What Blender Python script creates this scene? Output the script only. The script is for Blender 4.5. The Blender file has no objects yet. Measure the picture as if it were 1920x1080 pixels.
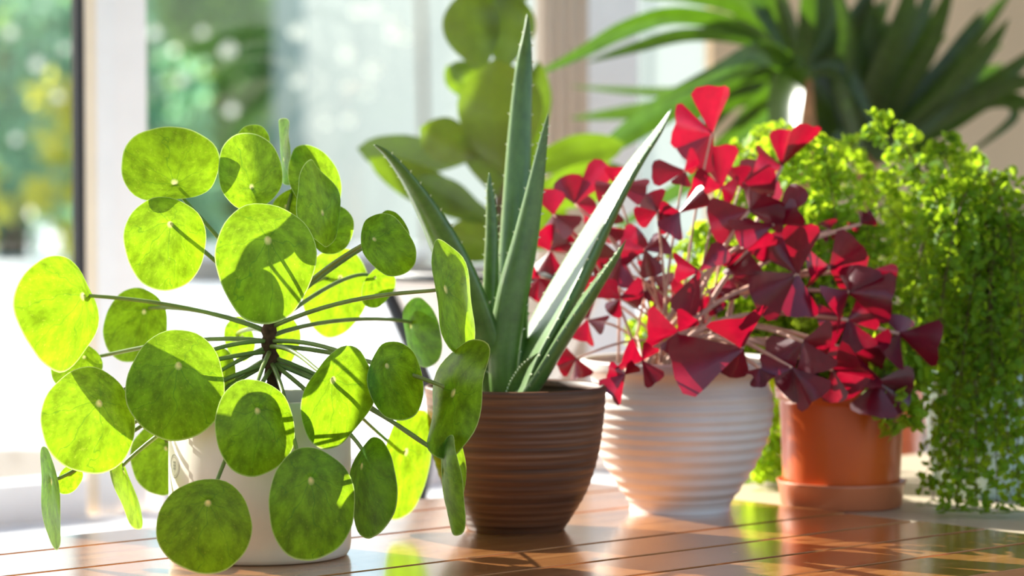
import bpy, math, random
from mathutils import Vector as V, noise as mnoise

S = bpy.context.scene
COL = S.collection
R = math.radians

# ------------------------------------------------------------------ camera
FPX = 5800.0                      # focal length in pixels of a 1920 wide frame
CAMZ = 0.2927
PITCH = math.atan(270.0 / FPX)
cd = bpy.data.cameras.new('camera')
cam = bpy.data.objects.new('camera', cd)
COL.objects.link(cam)
cam.location = (0, 0, CAMZ)
cam.rotation_euler = (math.pi / 2 - PITCH, 0, 0)
cd.sensor_width = 36
cd.lens = 36 * FPX / 1920
cd.clip_start = 0.05
cd.clip_end = 200
cd.dof.use_dof = True
cd.dof.focus_distance = 2.13
cd.dof.aperture_fstop = 6.0
S.camera = cam

# ------------------------------------------------------------------ light
w = bpy.data.worlds.new('sky')
S.world = w
w.use_nodes = True
wn = w.node_tree.nodes
bg = wn['Background']
sky = wn.new('ShaderNodeTexSky')
sky.sky_type = 'NISHITA'
sky.sun_disc = False
sky.sun_elevation = R(29.6)
sky.sun_rotation = R(-50.4)
sky.air_density = 1.0
sky.dust_density = 1.0
sky.ozone_density = 1.0
w.node_tree.links.new(sky.outputs[0], bg.inputs[0])
bg.inputs[1].default_value = 0.16
sd = bpy.data.lights.new('sun', 'SUN')
sun = bpy.data.objects.new('sun', sd)
COL.objects.link(sun)
TOSUN = V((-0.70, 0.58, 0.52)).normalized()
sun.rotation_euler = TOSUN.to_track_quat('Z', 'Y').to_euler()
sun.location = (-3, 3, 3)
sd.energy = 9.0
sd.angle = R(0.6)
sd.color = (1.0, 0.95, 0.86)
S.view_settings.view_transform = 'Standard'
S.view_settings.look = 'None'
S.view_settings.gamma = 1
S.view_settings.use_curve_mapping = False
S.view_settings.exposure = 0.82
S.cycles.max_bounces = 10
S.cycles.transparent_max_bounces = 16
S.cycles.caustics_reflective = False
S.cycles.caustics_refractive = False

# ------------------------------------------------------------------ geometry helpers
CR = V((1, 0, 0))
CF = V((0, math.cos(PITCH), -math.sin(PITCH)))
CU = V((0, math.sin(PITCH), math.cos(PITCH)))
C0 = V((0, 0, CAMZ))


def P(px, py, d):
    """world point seen at photo pixel (px, py) at distance d along the view axis"""
    return C0 + CF * d + CR * ((px - 960) / FPX * d) + CU * ((540 - py) / FPX * d)


O2 = V((-0.376, 2.27, 0))
TA = R(42.4)
TAU = V((math.cos(TA), math.sin(TA), 0))     # along the table planks and the window
NRM = V((-math.sin(TA), math.cos(TA), 0))    # from the table towards the window


def ST(s, t, z=0.0):
    return O2 + TAU * t + NRM * s + V((0, 0, z))


def mk(name, verts, faces, mat=None, parent=None, smooth=True, uv=None):
    me = bpy.data.meshes.new(name)
    off = V(parent['_o']) if parent is not None and '_o' in parent else V((0, 0, 0))
    me.from_pydata([tuple(V(v) - off) for v in verts], [], faces)
    if smooth:
        me.polygons.foreach_set('use_smooth', [True] * len(me.polygons))
    if uv is not None:
        l = me.uv_layers.new(name='UVMap')
        for lp in me.loops:
            l.data[lp.index].uv = uv[lp.vertex_index]
    if mat is not None:
        me.materials.append(mat)
    me.update()
    o = bpy.data.objects.new(name, me)
    COL.objects.link(o)
    if parent is not None:
        o.parent = parent
        ROOTOFF[o.name] = off
        o['_o'] = tuple(off)
    return o


ROOTOFF = {}


def tag(o, label=None, cat=None, group=None, kind=None):
    if label: o['label'] = label
    if cat: o['category'] = cat
    if group: o['group'] = group
    if kind: o['kind'] = kind
    return o


def thing(name, loc, label, cat, group=None):
    o = bpy.data.objects.new(name, None)
    o.empty_display_size = 0.02
    COL.objects.link(o)
    o.location = loc
    o['_o'] = tuple(loc)
    return tag(o, label, cat, group)


class MB:
    def __init__(s):
        s.v = []; s.f = []

    def add(s, v, f):
        n = len(s.v)
        s.v += [V(x) for x in v]
        s.f += [tuple(i + n for i in q) for q in f]
        return s

    def obox(s, c, ax, ay, az):
        """box at centre c with half axis vectors"""
        v = [c + ax * i + ay * j + az * k for i in (-1, 1) for j in (-1, 1) for k in (-1, 1)]
        return s.add(v, [(0, 1, 3, 2), (4, 6, 7, 5), (0, 4, 5, 1), (2, 3, 7, 6), (0, 2, 6, 4), (1, 5, 7, 3)])

    def tube(s, pts, rad, n=8, cap=True):
        v, f = tube(pts, rad, n, cap)
        return s.add(v, f)

    def build(s, name, mat, parent=None, smooth=False):
        return mk(name, s.v, s.f, mat, parent, smooth)


def tube(pts, rad, n=8, cap=True):
    pts = [V(p) for p in pts]
    if not isinstance(rad, (list, tuple)):
        rad = [rad] * len(pts)
    v = []; f = []
    t0 = (pts[1] - pts[0]).normalized()
    a = t0.orthogonal().normalized()
    for i, p in enumerate(pts):
        t = (pts[min(i + 1, len(pts) - 1)] - pts[max(i - 1, 0)]).normalized()
        a = (a - t * a.dot(t)).normalized()
        b = t.cross(a)
        for k in range(n):
            an = 2 * math.pi * k / n
            v.append(p + (a * math.cos(an) + b * math.sin(an)) * rad[i])
    for i in range(len(pts) - 1):
        for k in range(n):
            k2 = (k + 1) % n
            f.append((i * n + k, i * n + k2, (i + 1) * n + k2, (i + 1) * n + k))
    if cap:
        f.append(tuple(range(n - 1, -1, -1)))
        f.append(tuple((len(pts) - 1) * n + k for k in range(n)))
    return v, f


def lathe(c, prof, n=64):
    """surface of revolution about the vertical through c; prof = [(r, z)]"""
    v = []; f = []
    for r, z in prof:
        for k in range(n):
            an = 2 * math.pi * k / n
            v.append(V((c[0] + r * math.cos(an), c[1] + r * math.sin(an), c[2] + z)))
    for i in range(len(prof) - 1):
        for k in range(n):
            k2 = (k + 1) % n
            f.append((i * n + k, i * n + k2, (i + 1) * n + k2, (i + 1) * n + k))
    if prof[0][0] > 1e-4:
        f.append(tuple(range(n - 1, -1, -1)))
    return v, f


def bez(p0, p1, p2, p3, n=12):
    out = []
    for i in range(n + 1):
        t = i / n; u = 1 - t
        out.append(p0 * u ** 3 + p1 * 3 * u * u * t + p2 * 3 * u * t * t + p3 * t ** 3)
    return out


def spline(pts, n=24):
    """Catmull-Rom through points of any dimension (tuples or vectors)"""
    pts = [tuple(p) for p in pts]
    k = len(pts); out = []
    for i in range(n + 1):
        x = i / n * (k - 1)
        j = min(int(x), k - 2); t = x - j
        a = pts[max(j - 1, 0)]; b = pts[j]; c = pts[j + 1]; d = pts[min(j + 2, k - 1)]
        out.append(tuple(0.5 * (2 * b[q] + (c[q] - a[q]) * t + (2 * a[q] - 5 * b[q] + 4 * c[q] - d[q]) * t * t
                                + (3 * b[q] - a[q] - 3 * c[q] + d[q]) * t ** 3) for q in range(len(b))))
    return out


# ------------------------------------------------------------------ materials
class NT:
    def __init__(s, name):
        s.m = bpy.data.materials.new(name)
        s.m.use_nodes = True
        s.t = s.m.node_tree
        s.p = s.t.nodes['Principled BSDF']
        s.out = s.t.nodes['Material Output']

    def n(s, typ, **kw):
        o = s.t.nodes.new(typ)
        for k, x in kw.items():
            if k.startswith('i_'):
                key = k[2:]
                key = int(key) if key.isdigit() else key.replace('_', ' ')
                o.inputs[key].default_value = x
            else:
                setattr(o, k, x)
        return o

    def l(s, a, b):
        s.t.links.new(a, b)

    def ramp(s, fac, stops):
        r = s.n('ShaderNodeValToRGB')
        e = r.color_ramp.elements
        while len(e) < len(stops): e.new(0.5)
        for q, (pos, c) in zip(e, stops):
            q.position = pos
            q.color = (*c, 1) if len(c) == 3 else c
        s.l(fac, r.inputs[0])
        return r.outputs[0]

    def mix(s, fac, a, b, blend='MIX'):
        m = s.n('ShaderNodeMix', data_type='RGBA', blend_type=blend)
        for i, x in ((0, fac), (6, a), (7, b)):
            if isinstance(x, (int, float)): m.inputs[i].default_value = x
            elif isinstance(x, tuple): m.inputs[i].default_value = (*x, 1)
            else: s.l(x, m.inputs[i])
        return m.outputs[2]

    def math(s, op, a, b=None, c=None):
        m = s.n('ShaderNodeMath', operation=op)
        for i, x in enumerate((a, b, c)):
            if x is None: continue
            if isinstance(x, (int, float)): m.inputs[i].default_value = x
            else: s.l(x, m.inputs[i])
        return m.outputs[0]

    def noise(s, vec, scale, detail=3, rough=0.55):
        q = s.n('ShaderNodeTexNoise')
        q.inputs['Scale'].default_value = scale
        q.inputs['Detail'].default_value = detail
        q.inputs['Roughness'].default_value = rough
        if vec is not None: s.l(vec, q.inputs['Vector'])
        return q.outputs[0]

    def bump(s, h, strength, dist=0.001):
        b = s.n('ShaderNodeBump')
        b.inputs['Strength'].default_value = strength
        b.inputs['Distance'].default_value = dist
        s.l(h, b.inputs['Height'])
        s.l(b.outputs[0], s.p.inputs['Normal'])
        return b.outputs[0]


def plain(name, col, rough=0.5, spec=0.5, var=0.06, scale=30, metal=0.0, bump=0.0):
    a = NT(name)
    tc = a.n('ShaderNodeTexCoord').outputs['Object']
    nz = a.noise(tc, scale, 4)
    c = a.ramp(nz, [(0.3, tuple(x * (1 - var) for x in col)), (0.7, tuple(min(1, x * (1 + var)) for x in col))])
    a.l(c, a.p.inputs['Base Color'])
    a.p.inputs['Roughness'].default_value = rough
    a.p.inputs['Specular IOR Level'].default_value = spec
    a.p.inputs['Metallic'].default_value = metal
    if bump: a.bump(nz, bump)
    return a.m


def leafmat(name, refl, trans, fac=0.5, rough=0.4, spec=0.4, mott=0.25, scale=4.0, back=None, vein=None, hub=None, edge=None, fine=0.0, gold=None):
    """leaf: glossy reflecting face mixed with light passing through; uv = position on the blade"""
    a = NT(name)
    uv = a.n('ShaderNodeUVMap').outputs[0]
    oi = a.n('ShaderNodeObjectInfo')
    sc = a.n('ShaderNodeVectorMath', operation='ADD')
    cx = a.n('ShaderNodeCombineXYZ')
    a.l(a.math('MULTIPLY', oi.outputs['Random'], 37.0), cx.inputs[2])
    a.l(uv, sc.inputs[0]); a.l(cx.outputs[0], sc.inputs[1])
    nz = a.noise(sc.outputs[0], scale, 6, 0.65)
    lo = tuple(x * (1 - mott) for x in refl); hi = tuple(min(1, x * (1 + mott * 1.3)) for x in refl)
    c1 = a.ramp(nz, [(0.32, lo), (0.68, hi)])
    lo = tuple(x * (1 - mott) for x in trans); hi = tuple(min(1, x * (1 + mott * .8)) for x in trans)
    c2 = a.ramp(nz, [(0.32, lo), (0.68, hi)])
    if gold:
        g = a.math('MULTIPLY', a.math('GREATER_THAN', a.noise(sc.outputs[0], 22, 2), 0.66), 0.12)
        c1 = a.mix(g, c1, gold); c2 = a.mix(g, c2, gold)
    sep = a.n('ShaderNodeSeparateXYZ'); a.l(uv, sep.inputs[0])
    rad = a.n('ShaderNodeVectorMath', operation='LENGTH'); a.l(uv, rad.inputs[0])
    if vein:
        ang = a.math('ARCTAN2', sep.outputs[1], sep.outputs[0])
        wob = a.math('MULTIPLY', a.math('SUBTRACT', a.noise(sc.outputs[0], 2.2, 2), 0.5), 1.1)
        wv = a.math('ABSOLUTE', a.math('SINE', a.math('MULTIPLY', a.math('ADD', a.math('ADD', ang, wob), math.pi / 2), vein[1] / 2)))
        wr = a.math('MULTIPLY', wv, rad.outputs['Value'])
        vf = a.n('ShaderNodeMapRange', i_1=0.0, i_2=0.045, i_3=vein[2], i_4=0.0)
        a.l(wr, vf.inputs[0])
        c1 = a.mix(vf.outputs[0], c1, vein[0]); c2 = a.mix(vf.outputs[0], c2, vein[0])
    if edge:  # pale leaf margin, which also paints in the sunlit thickness of the rim
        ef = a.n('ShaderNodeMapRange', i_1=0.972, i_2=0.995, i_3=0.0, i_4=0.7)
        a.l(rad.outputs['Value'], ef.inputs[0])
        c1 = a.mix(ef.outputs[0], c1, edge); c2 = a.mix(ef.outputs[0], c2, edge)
    if hub:
        hf = a.n('ShaderNodeMapRange', i_1=0.02, i_2=0.085, i_3=1.0, i_4=0.0)
        a.l(rad.outputs['Value'], hf.inputs[0])
        c1 = a.mix(hf.outputs[0], c1, hub); c2 = a.mix(hf.outputs[0], c2, hub)
    if back:
        geo = a.n('ShaderNodeNewGeometry')
        c1 = a.mix(geo.outputs['Backfacing'], c1, back)
    a.l(c1, a.p.inputs['Base Color'])
    a.p.inputs['Roughness'].default_value = rough
    a.p.inputs['Specular IOR Level'].default_value = spec
    nb = a.bump(nz, 0.25, 0.0006)
    tr = a.n('ShaderNodeBsdfTranslucent')
    a.l(c2, tr.inputs[0])
    ms = a.n('ShaderNodeMixShader'); ms.inputs[0].default_value = fac
    a.l(a.p.outputs[0], ms.inputs[1]); a.l(tr.outputs[0], ms.inputs[2])
    a.l(ms.outputs[0], a.out.inputs[0])
    return a.m


def woodmat(name):
    a = NT(name)
    tc = a.n('ShaderNodeTexCoord').outputs['Object']
    oi = a.n('ShaderNodeObjectInfo')
    mp = a.n('ShaderNodeMapping')
    mp.inputs['Scale'].default_value = (1.6, 26, 26)
    a.l(tc, mp.inputs[0])
    cx = a.n('ShaderNodeCombineXYZ'); a.l(a.math('MULTIPLY', oi.outputs['Random'], 19.0), cx.inputs[0])
    a.l(cx.outputs[0], mp.inputs[1])
    g = a.noise(mp.outputs[0], 3.0, 7, 0.62)
    base = a.ramp(g, [(0.28, (0.22, 0.078, 0.022)), (0.5, (0.42, 0.165, 0.052)), (0.72, (0.58, 0.26, 0.09))])
    spk = a.noise(tc, 220, 2)
    spf = a.math('MULTIPLY', a.math('GREATER_THAN', spk, 0.70), 0.45)
    wear = a.noise(tc, 9, 4)
    spf2 = a.math('MULTIPLY', spf, a.math('GREATER_THAN', wear, 0.52))
    base = a.mix(spf2, base, (0.75, 0.52, 0.34))
    a.l(base, a.p.inputs['Base Color'])
    rr = a.n('ShaderNodeMapRange', i_1=0.3, i_2=0.7, i_3=0.16, i_4=0.30)
    a.l(wear, rr.inputs[0]); a.l(rr.outputs[0], a.p.inputs['Roughness'])
    a.p.inputs['Specular IOR Level'].default_value = 0.6
    a.p.inputs['Coat Weight'].default_value = 1.0
    a.p.inputs['Coat Roughness'].default_value = 0.15
    a.bump(g, 0.06, 0.0006)
    return a.m


M = {}
M['wood'] = woodmat('varnished_wood')
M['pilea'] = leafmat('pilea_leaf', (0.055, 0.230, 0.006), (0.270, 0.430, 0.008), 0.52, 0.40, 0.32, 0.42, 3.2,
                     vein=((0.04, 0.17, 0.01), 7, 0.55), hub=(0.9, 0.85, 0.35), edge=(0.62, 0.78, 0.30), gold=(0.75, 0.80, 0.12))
M['petiole'] = plain('petiole_green', (0.20, 0.27, 0.07), 0.4, 0.4, 0.2, 60)
M['stem'] = plain('woody_stem', (0.075, 0.035, 0.02), 0.8, 0.2, 0.5, 220, bump=0.8)
M['soil'] = plain('potting_soil', (0.055, 0.032, 0.02), 0.95, 0.1, 0.7, 300, bump=1.0)
M['cream'] = plain('cream_glazed', (0.80, 0.72, 0.62), 0.42, 0.45, 0.03, 60)
M['emblem'] = plain('grey_print', (0.48, 0.45, 0.43), 0.6, 0.2)
M['white_pot'] = plain('white_ribbed_ceramic', (0.76, 0.69, 0.65), 0.42, 0.45, 0.05, 25)
M['terra'] = plain('terracotta_plastic', (0.66, 0.12, 0.020), 0.28, 0.5, 0.08, 12)
M['terra_saucer'] = plain('terracotta_saucer', (0.55, 0.17, 0.07), 0.35, 0.5, 0.08, 12)
M['teal'] = plain('pale_teal_glaze', (0.48, 0.62, 0.57), 0.25, 0.5, 0.06, 18)
M['white_paint'] = plain('white_paint', (0.86, 0.85, 0.86), 0.4, 0.4, 0.02)
M['pvc'] = plain('white_window_frame', (0.88, 0.85, 0.85), 0.35, 0.45, 0.02)
M['cream_paint'] = plain('cream_seal', (0.86, 0.74, 0.58), 0.5, 0.3, 0.03)
M['black'] = plain('black_seal', (0.02, 0.02, 0.025), 0.5, 0.3)
M['blackmetal'] = plain('black_metal', (0.02, 0.022, 0.025), 0.4, 0.5)
M['beige_trim'] = plain('beige_trim_paint', (0.55, 0.44, 0.35), 0.5, 0.3, 0.05, 8)
M['beige_wall'] = plain('beige_wall_paint', (0.72, 0.52, 0.33), 0.8, 0.2, 0.04, 5)
M['beige_top'] = plain('pale_beige_paint', (0.56, 0.46, 0.34), 0.4, 0.4, 0.05, 6)
M['floor'] = plain('floor_boards', (0.42, 0.28, 0.18), 0.5, 0.3, 0.2, 3)
M['ceil'] = plain('ceiling_paint', (0.85, 0.83, 0.80), 0.9, 0.1)
M['aloe'] = leafmat('aloe_skin', (0.095, 0.185, 0.036), (0.2, 0.4, 0.05), 0.10, 0.30, 0.7, 0.22, 6)
M['spine'] = plain('aloe_spine', (0.72, 0.76, 0.50), 0.5, 0.3)
M['oxalis'] = leafmat('oxalis_leaf', (0.110, 0.032, 0.110), (0.36, 0.002, 0.020), 0.46, 0.30, 1.0, 0.25, 3, back=(0.10, 0.008, 0.028))
M['oxstalk'] = plain('oxalis_stalk', (0.62, 0.36, 0.27), 0.5, 0.4, 0.2, 60)
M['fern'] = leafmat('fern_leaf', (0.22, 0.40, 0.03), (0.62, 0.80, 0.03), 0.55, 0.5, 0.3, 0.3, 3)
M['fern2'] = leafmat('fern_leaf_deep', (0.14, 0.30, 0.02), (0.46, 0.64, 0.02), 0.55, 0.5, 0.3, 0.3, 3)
M['fernstem'] = plain('fern_wire_stem', (0.10, 0.05, 0.02), 0.5, 0.3)
M['ficus'] = leafmat('ficus_leaf', (0.045, 0.095, 0.012), (0.30, 0.50, 0.012), 0.38, 0.30, 0.5, 0.3, 2.5, back=(0.10, 0.12, 0.03), vein=((0.30, 0.36, 0.12), 9, 0.35))
M['ficusstem'] = plain('ficus_stem', (0.20, 0.13, 0.08), 0.8, 0.2, 0.4, 80)
M['yucca'] = leafmat('yucca_leaf', (0.030, 0.052, 0.009), (0.10, 0.23, 0.006), 0.32, 0.32, 0.55, 0.25, 5)
M['trunk'] = plain('yucca_trunk', (0.40, 0.20, 0.10), 0.85, 0.2, 0.4, 60, bump=0.8)


def ribbed(name, dark, mid, light, rough):
    """turned clay with horizontal streaks of glaze"""
    a = NT(name)
    tc = a.n('ShaderNodeTexCoord').outputs['Object']
    mp = a.n('ShaderNodeMapping'); mp.inputs['Scale'].default_value = (6, 6, 260)
    a.l(tc, mp.inputs[0])
    g = a.noise(mp.outputs[0], 1.0, 5, 0.6)
    a.l(a.ramp(g, [(0.3, dark), (0.52, mid), (0.74, light)]), a.p.inputs['Base Color'])
    a.p.inputs['Roughness'].default_value = rough
    a.bump(g, 0.5, 0.001)
    return a.m


M['brown_pot'] = ribbed('brown_streaked_clay', (0.045, 0.016, 0.007), (0.13, 0.048, 0.020), (0.27, 0.115, 0.048), 0.5)


def glassmat():
    a = NT('window_glass')
    t = a.n('ShaderNodeBsdfTransparent'); t.inputs[0].default_value = (0.96, 0.98, 0.97, 1)
    g = a.n('ShaderNodeBsdfGlossy'); g.inputs['Roughness'].default_value = 0.02
    ms = a.n('ShaderNodeMixShader')
    ms.inputs[0].default_value = 0.045; a.l(t.outputs[0], ms.inputs[1]); a.l(g.outputs[0], ms.inputs[2])
    a.l(ms.outputs[0], a.out.inputs[0])
    return a.m


M['glass'] = glassmat()
M['paving'] = plain('pale_paving', (0.70, 0.74, 0.80), 0.7, 0.3, 0.10, 0.8)
M['render'] = plain('pale_house_render', (0.235, 0.265, 0.255), 0.9, 0.2, 0.08, 0.7)
M['greywall'] = plain('grey_garden_wall', (0.30, 0.29, 0.26), 0.9, 0.2, 0.2, 2)
M['tree_a'] = leafmat('tree_leaf', (0.20, 0.33, 0.13), (0.42, 0.66, 0.16), 0.5, 0.35, 0.5, 0.3, 1)
M['tree_b'] = leafmat('tree_leaf_blue', (0.18, 0.36, 0.24), (0.30, 0.58, 0.34), 0.5, 0.35, 0.5, 0.3, 1)
M['tree_c'] = leafmat('tree_leaf_yellow', (0.45, 0.47, 0.06), (0.70, 0.68, 0.05), 0.5, 0.4, 0.4, 0.2, 1)
M['bark'] = plain('tree_bark', (0.16, 0.12, 0.09), 0.9, 0.1)
M['glint_ball'] = plain('white_glint', (0.90, 0.92, 0.84), 0.8, 0.2)  # even white for balls that imitate out-of-focus sun glints

# ------------------------------------------------------------------ the room
ZF = -0.75            # floor
ZB = -0.10            # window bench
ZC = 1.70
SW = 0.80             # window plane
T0, T1 = -2.3, 5.0    # extent of window wall along TAU
SF = SW - .012


def slab(name, s0, s1, t0, t1, z0, z1, mat, parent=None):
    c = ST((s0 + s1) / 2, (t0 + t1) / 2, (z0 + z1) / 2)
    return MB().obox(c, TAU * (t1 - t0) / 2, NRM * (s1 - s0) / 2, V((0, 0, (z1 - z0) / 2))).build(name, mat, parent)


def pxt(px, s=SW):
    """t on the window wall where a photo column meets plane s"""
    k = (px - 960) / FPX
    # x = k*y ; (x-ox)*(-sin)+(y-oy)*cos = s
    y = (s + O2.x * (-math.sin(TA)) + O2.y * math.cos(TA)) / (math.cos(TA) - k * math.sin(TA))
    x = k * y
    return (x - O2.x) * math.cos(TA) + (y - O2.y) * math.sin(TA)


tag(slab('floor', -3.2, SW + .1, T0, T1, ZF - .05, ZF, M['floor']), kind='structure')
tag(slab('ceiling', -1.7, SW + .1, T0, T1, ZC, ZC + .05, M['ceil']), kind='structure')
tag(slab('wall_below_window', SW - .02, SW + .1, T0, T1, ZF, ZB - .03, M['beige_wall']), kind='structure')
tag(slab('wall_above_window', SW - .02, SW + .1, T0, T1, 1.35, ZC, M['beige_wall']), kind='structure')
tm0, tm1 = pxt(162), pxt(276)
tc0, tc1 = pxt(1003), pxt(1090)
tw1 = pxt(1184)
tb = pxt(1322)
tag(slab('wall_right', SF, SW + .001, tb, T1, ZB - .03, 1.35, M['beige_wall']), kind='structure')
# bench running under the window, a white painted board
tag(slab('trim_1', 0.05, SW - .02, T0, T1, ZB - .03, ZB, M['white_paint']), kind='structure')
tag(slab('trim_2', 0.05, 0.07, T0, T1, ZF, ZB - .03, M['white_paint']), kind='structure')


def window(n, t0, t1):
    """pane with its frame between two posts"""
    zb, zt = ZB, 1.35
    fr = MB()
    c = lambda ta, tb_, za, zb_: fr.obox(ST(SW, (ta + tb_) / 2, (za + zb_) / 2), TAU * (tb_ - ta) / 2, NRM * .025, V((0, 0, (zb_ - za) / 2)))
    c(t0, t1, zb, zb + .04)
    c(t0, t1, zt - .05, zt)
    o = tag(fr.build('window_%d' % n, M['pvc']), kind='structure')
    g = MB().obox(ST(SW, (t0 + t1) / 2, (zb + zt) / 2), TAU * ((t1 - t0) / 2), NRM * .003, V((0, 0, (zt - zb) / 2 - .041))).build('pane', M['glass'], o)
    return o


def post(n, t0, t1, mat=None):
    return tag(slab('trim_%d' % n, SF, SW, t0, t1, ZB, 1.35, mat or M['pvc']), kind='structure')


p3 = tag(slab('trim_3', SF, SW, pxt(214, SF), pxt(276, SF), ZB, 1.35, M['pvc']), kind='structure')
slab('bead', SF - .003, SW, pxt(181, SF), pxt(214, SF), ZB, 1.35, M['white_paint'], p3)
slab('seal', SF, SW, pxt(161, SF), pxt(181, SF), ZB, 1.35, M['cream_paint'], p3)
tg = pxt(147, SF)
slab('black_gasket', SF + .001, SW - .001, tg, pxt(161, SF), 0.016, 1.35, M['black'], p3)
p4 = post(4, tc0, tc1, M['beige_trim'])
for i in range(4):
    x = tc0 + (tc1 - tc0) * (i + .5) / 4
    v, f = tube([ST(SF, x, ZB), ST(SF, x, 1.35)], .0050, 10)
    mk('flute', v, f, M['beige_trim'], p4)
post(5, tc1, tw1, M['cream_paint'] if False else M['pvc'])
window(1, tm0 - .62, tg)
window(2, tm1, tc0)
window(3, tw1, tb)
tt = tm0 - .62
for i in range(2):
    post(6 + i, tt - .07, tt)
    window(4 + i, tt - .07 - .62, tt - .07)
    tt -= .69

# ------------------------------------------------------------------ table
TZ = 0.0
TEND = 0.592
gaps = [0.0, -.062, -.158, -.302, -.374, -.4425, -.515, -.60]
tb_ = thing('wooden_table', ST(-.3, -.2, ZF), 'varnished brown slatted wooden table carrying three of the potted plants', 'table')
TL0 = -1.15
for i in range(len(gaps) - 1):
    s1, s0 = gaps[i] - .0028, gaps[i + 1] + .0028
    te = TEND + (0.004, -.003, .002, -.002, .003, .0, .006)[i]
    hw = (s1 - s0) / 2; th = .011; b = .0004
    # bevelled plank in its own axes: x along, y across
    L = (te - TL0) / 2
    sec = [(-hw, -th), (hw, -th), (hw, th - b), (hw - b, th), (-hw + b, th), (-hw, th - b)]
    v = []; f = []
    for xx in (-L, L):
        for (yy, zz) in sec: v.append((xx, yy, zz))
    n = len(sec)
    for k in range(n):
        f.append((k, (k + 1) % n, n + (k + 1) % n, n + k))
    f.append(tuple(range(n - 1, -1, -1))); f.append(tuple(range(n, 2 * n)))
    o = mk('plank', v, f, M['wood'], None, False)
    o.parent = tb_
    o.location = ST((s0 + s1) / 2, (te + TL0) / 2, -th) - V(tb_['_o'])
    o.rotation_euler = (0, 0, TA)
slab('apron', -.56, -.54, TL0 + .1, TEND - .1, -.09, -.022, M['wood'], tb_)
slab('apron', -.05, -.03, TL0 + .1, TEND - .1, -.09, -.022, M['wood'], tb_)
for s_ in (-.55, -.04):
    for t_ in (TL0 + .08, TEND - .08):
        slab('leg', s_ - .025, s_ + .025, t_ - .025, t_ + .025, ZF, -.022, M['wood'], tb_)

sb = thing('side_table', ST(-.3, .9, ZF), 'pale beige painted side table at the far end of the wooden table', 'side table')
slab('tabletop', -.85, -.01, TEND + .012, TEND + .52, -.03, -.004, M['beige_top'], sb)
for s_ in (-.8, -.06):
    for t_ in (TEND + .06, TEND + .47):
        slab('leg', s_ - .02, s_ + .02, t_ - .02, t_ + .02, ZF, -.03, M['white_paint'], sb)


def ground(px, py, z=0.0):
    dx = (px - 960) / FPX; dy = (540 - py) / FPX
    dr = CF + CR * dx + CU * dy
    return C0 + dr * ((z - CAMZ) / dr.z)


# ------------------------------------------------------------------ pilea in a cream pot
rng = random.Random(7)
PB = ground(488, 1040)
pil = thing('pilea_plant', PB, 'round leaved green houseplant in a straight cream pot nearest the viewer', 'potted plant')
pr = .0648; ph = .1135
v, f = lathe(PB, [(0.0, 0.0), (pr - .006, 0), (pr - .0025, .0012), (pr - .0008, .004), (pr, .009), (pr, ph - .001), (pr - .0008, ph),
                  (pr - .0036, ph), (pr - .0044, ph - .001), (pr - .0044, ph - .012)], 96)
pot = mk('pot', v, f, M['cream'], pil)
v, f = lathe(PB, [(pr - .0044, ph - .012), (pr * .5, ph - .010), (0.0005, ph - .009)], 32)
mk('soil', v, f, M['soil'], pil)
# printed emblem on the pot: ring with a small sprig
em = MB()
phi0 = math.asin(-152 / 171.)
zc = 0.2927 - (876 - 270) / FPX * (PB.y - .03)


def onpot(u, vv, out=.00025):
    an = phi0 + u / pr
    return V((PB.x + (pr + out) * math.sin(an), PB.y - (pr + out) * math.cos(an), zc + vv))


def ring(mb, r0, r1, n=40, uc=0, vc=0, sx=1):
    vs = []
    for k in range(n):
        a_ = 2 * math.pi * k / n
        vs += [onpot(uc + sx * r0 * math.cos(a_), vc + r0 * math.sin(a_)), onpot(uc + sx * r1 * math.cos(a_), vc + r1 * math.sin(a_))]
    mb.add(vs, [(2 * k, 2 * k + 1, (2 * k + 3) % (2 * n), (2 * k + 2) % (2 * n)) for k in range(n)])


ring(em, .0077, .0084)
ring(em, .0064, .0067)
for sy in (-.0022, 0, .0022):
    for sx in (-1, 1):
        ring(em, .0001, .0009, 10, sx * .0011, sy + .0006, 1.2)
em.add([onpot(-.0002, -.004), onpot(.0002, -.004), onpot(.0002, .0035), onpot(-.0002, .0035)], [(0, 1, 2, 3)])
tag(em.build('emblem', M['emblem'], pot), 'grey printed ring with a small sprig')

# stem
STEM = [P(520, 765, 2.205), P(512, 700, 2.20), P(504, 640, 2.20), P(508, 590, 2.20), P(512, 540, 2.205), P(520, 490, 2.21)]
sp = spline(STEM, 30)
v, f = tube(sp, [.0062 - .0022 * i / 30 + .0009 * math.sin(i * 2.3) for i in range(31)], 12)
mk('stem', v, f, M['stem'], pil)


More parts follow.
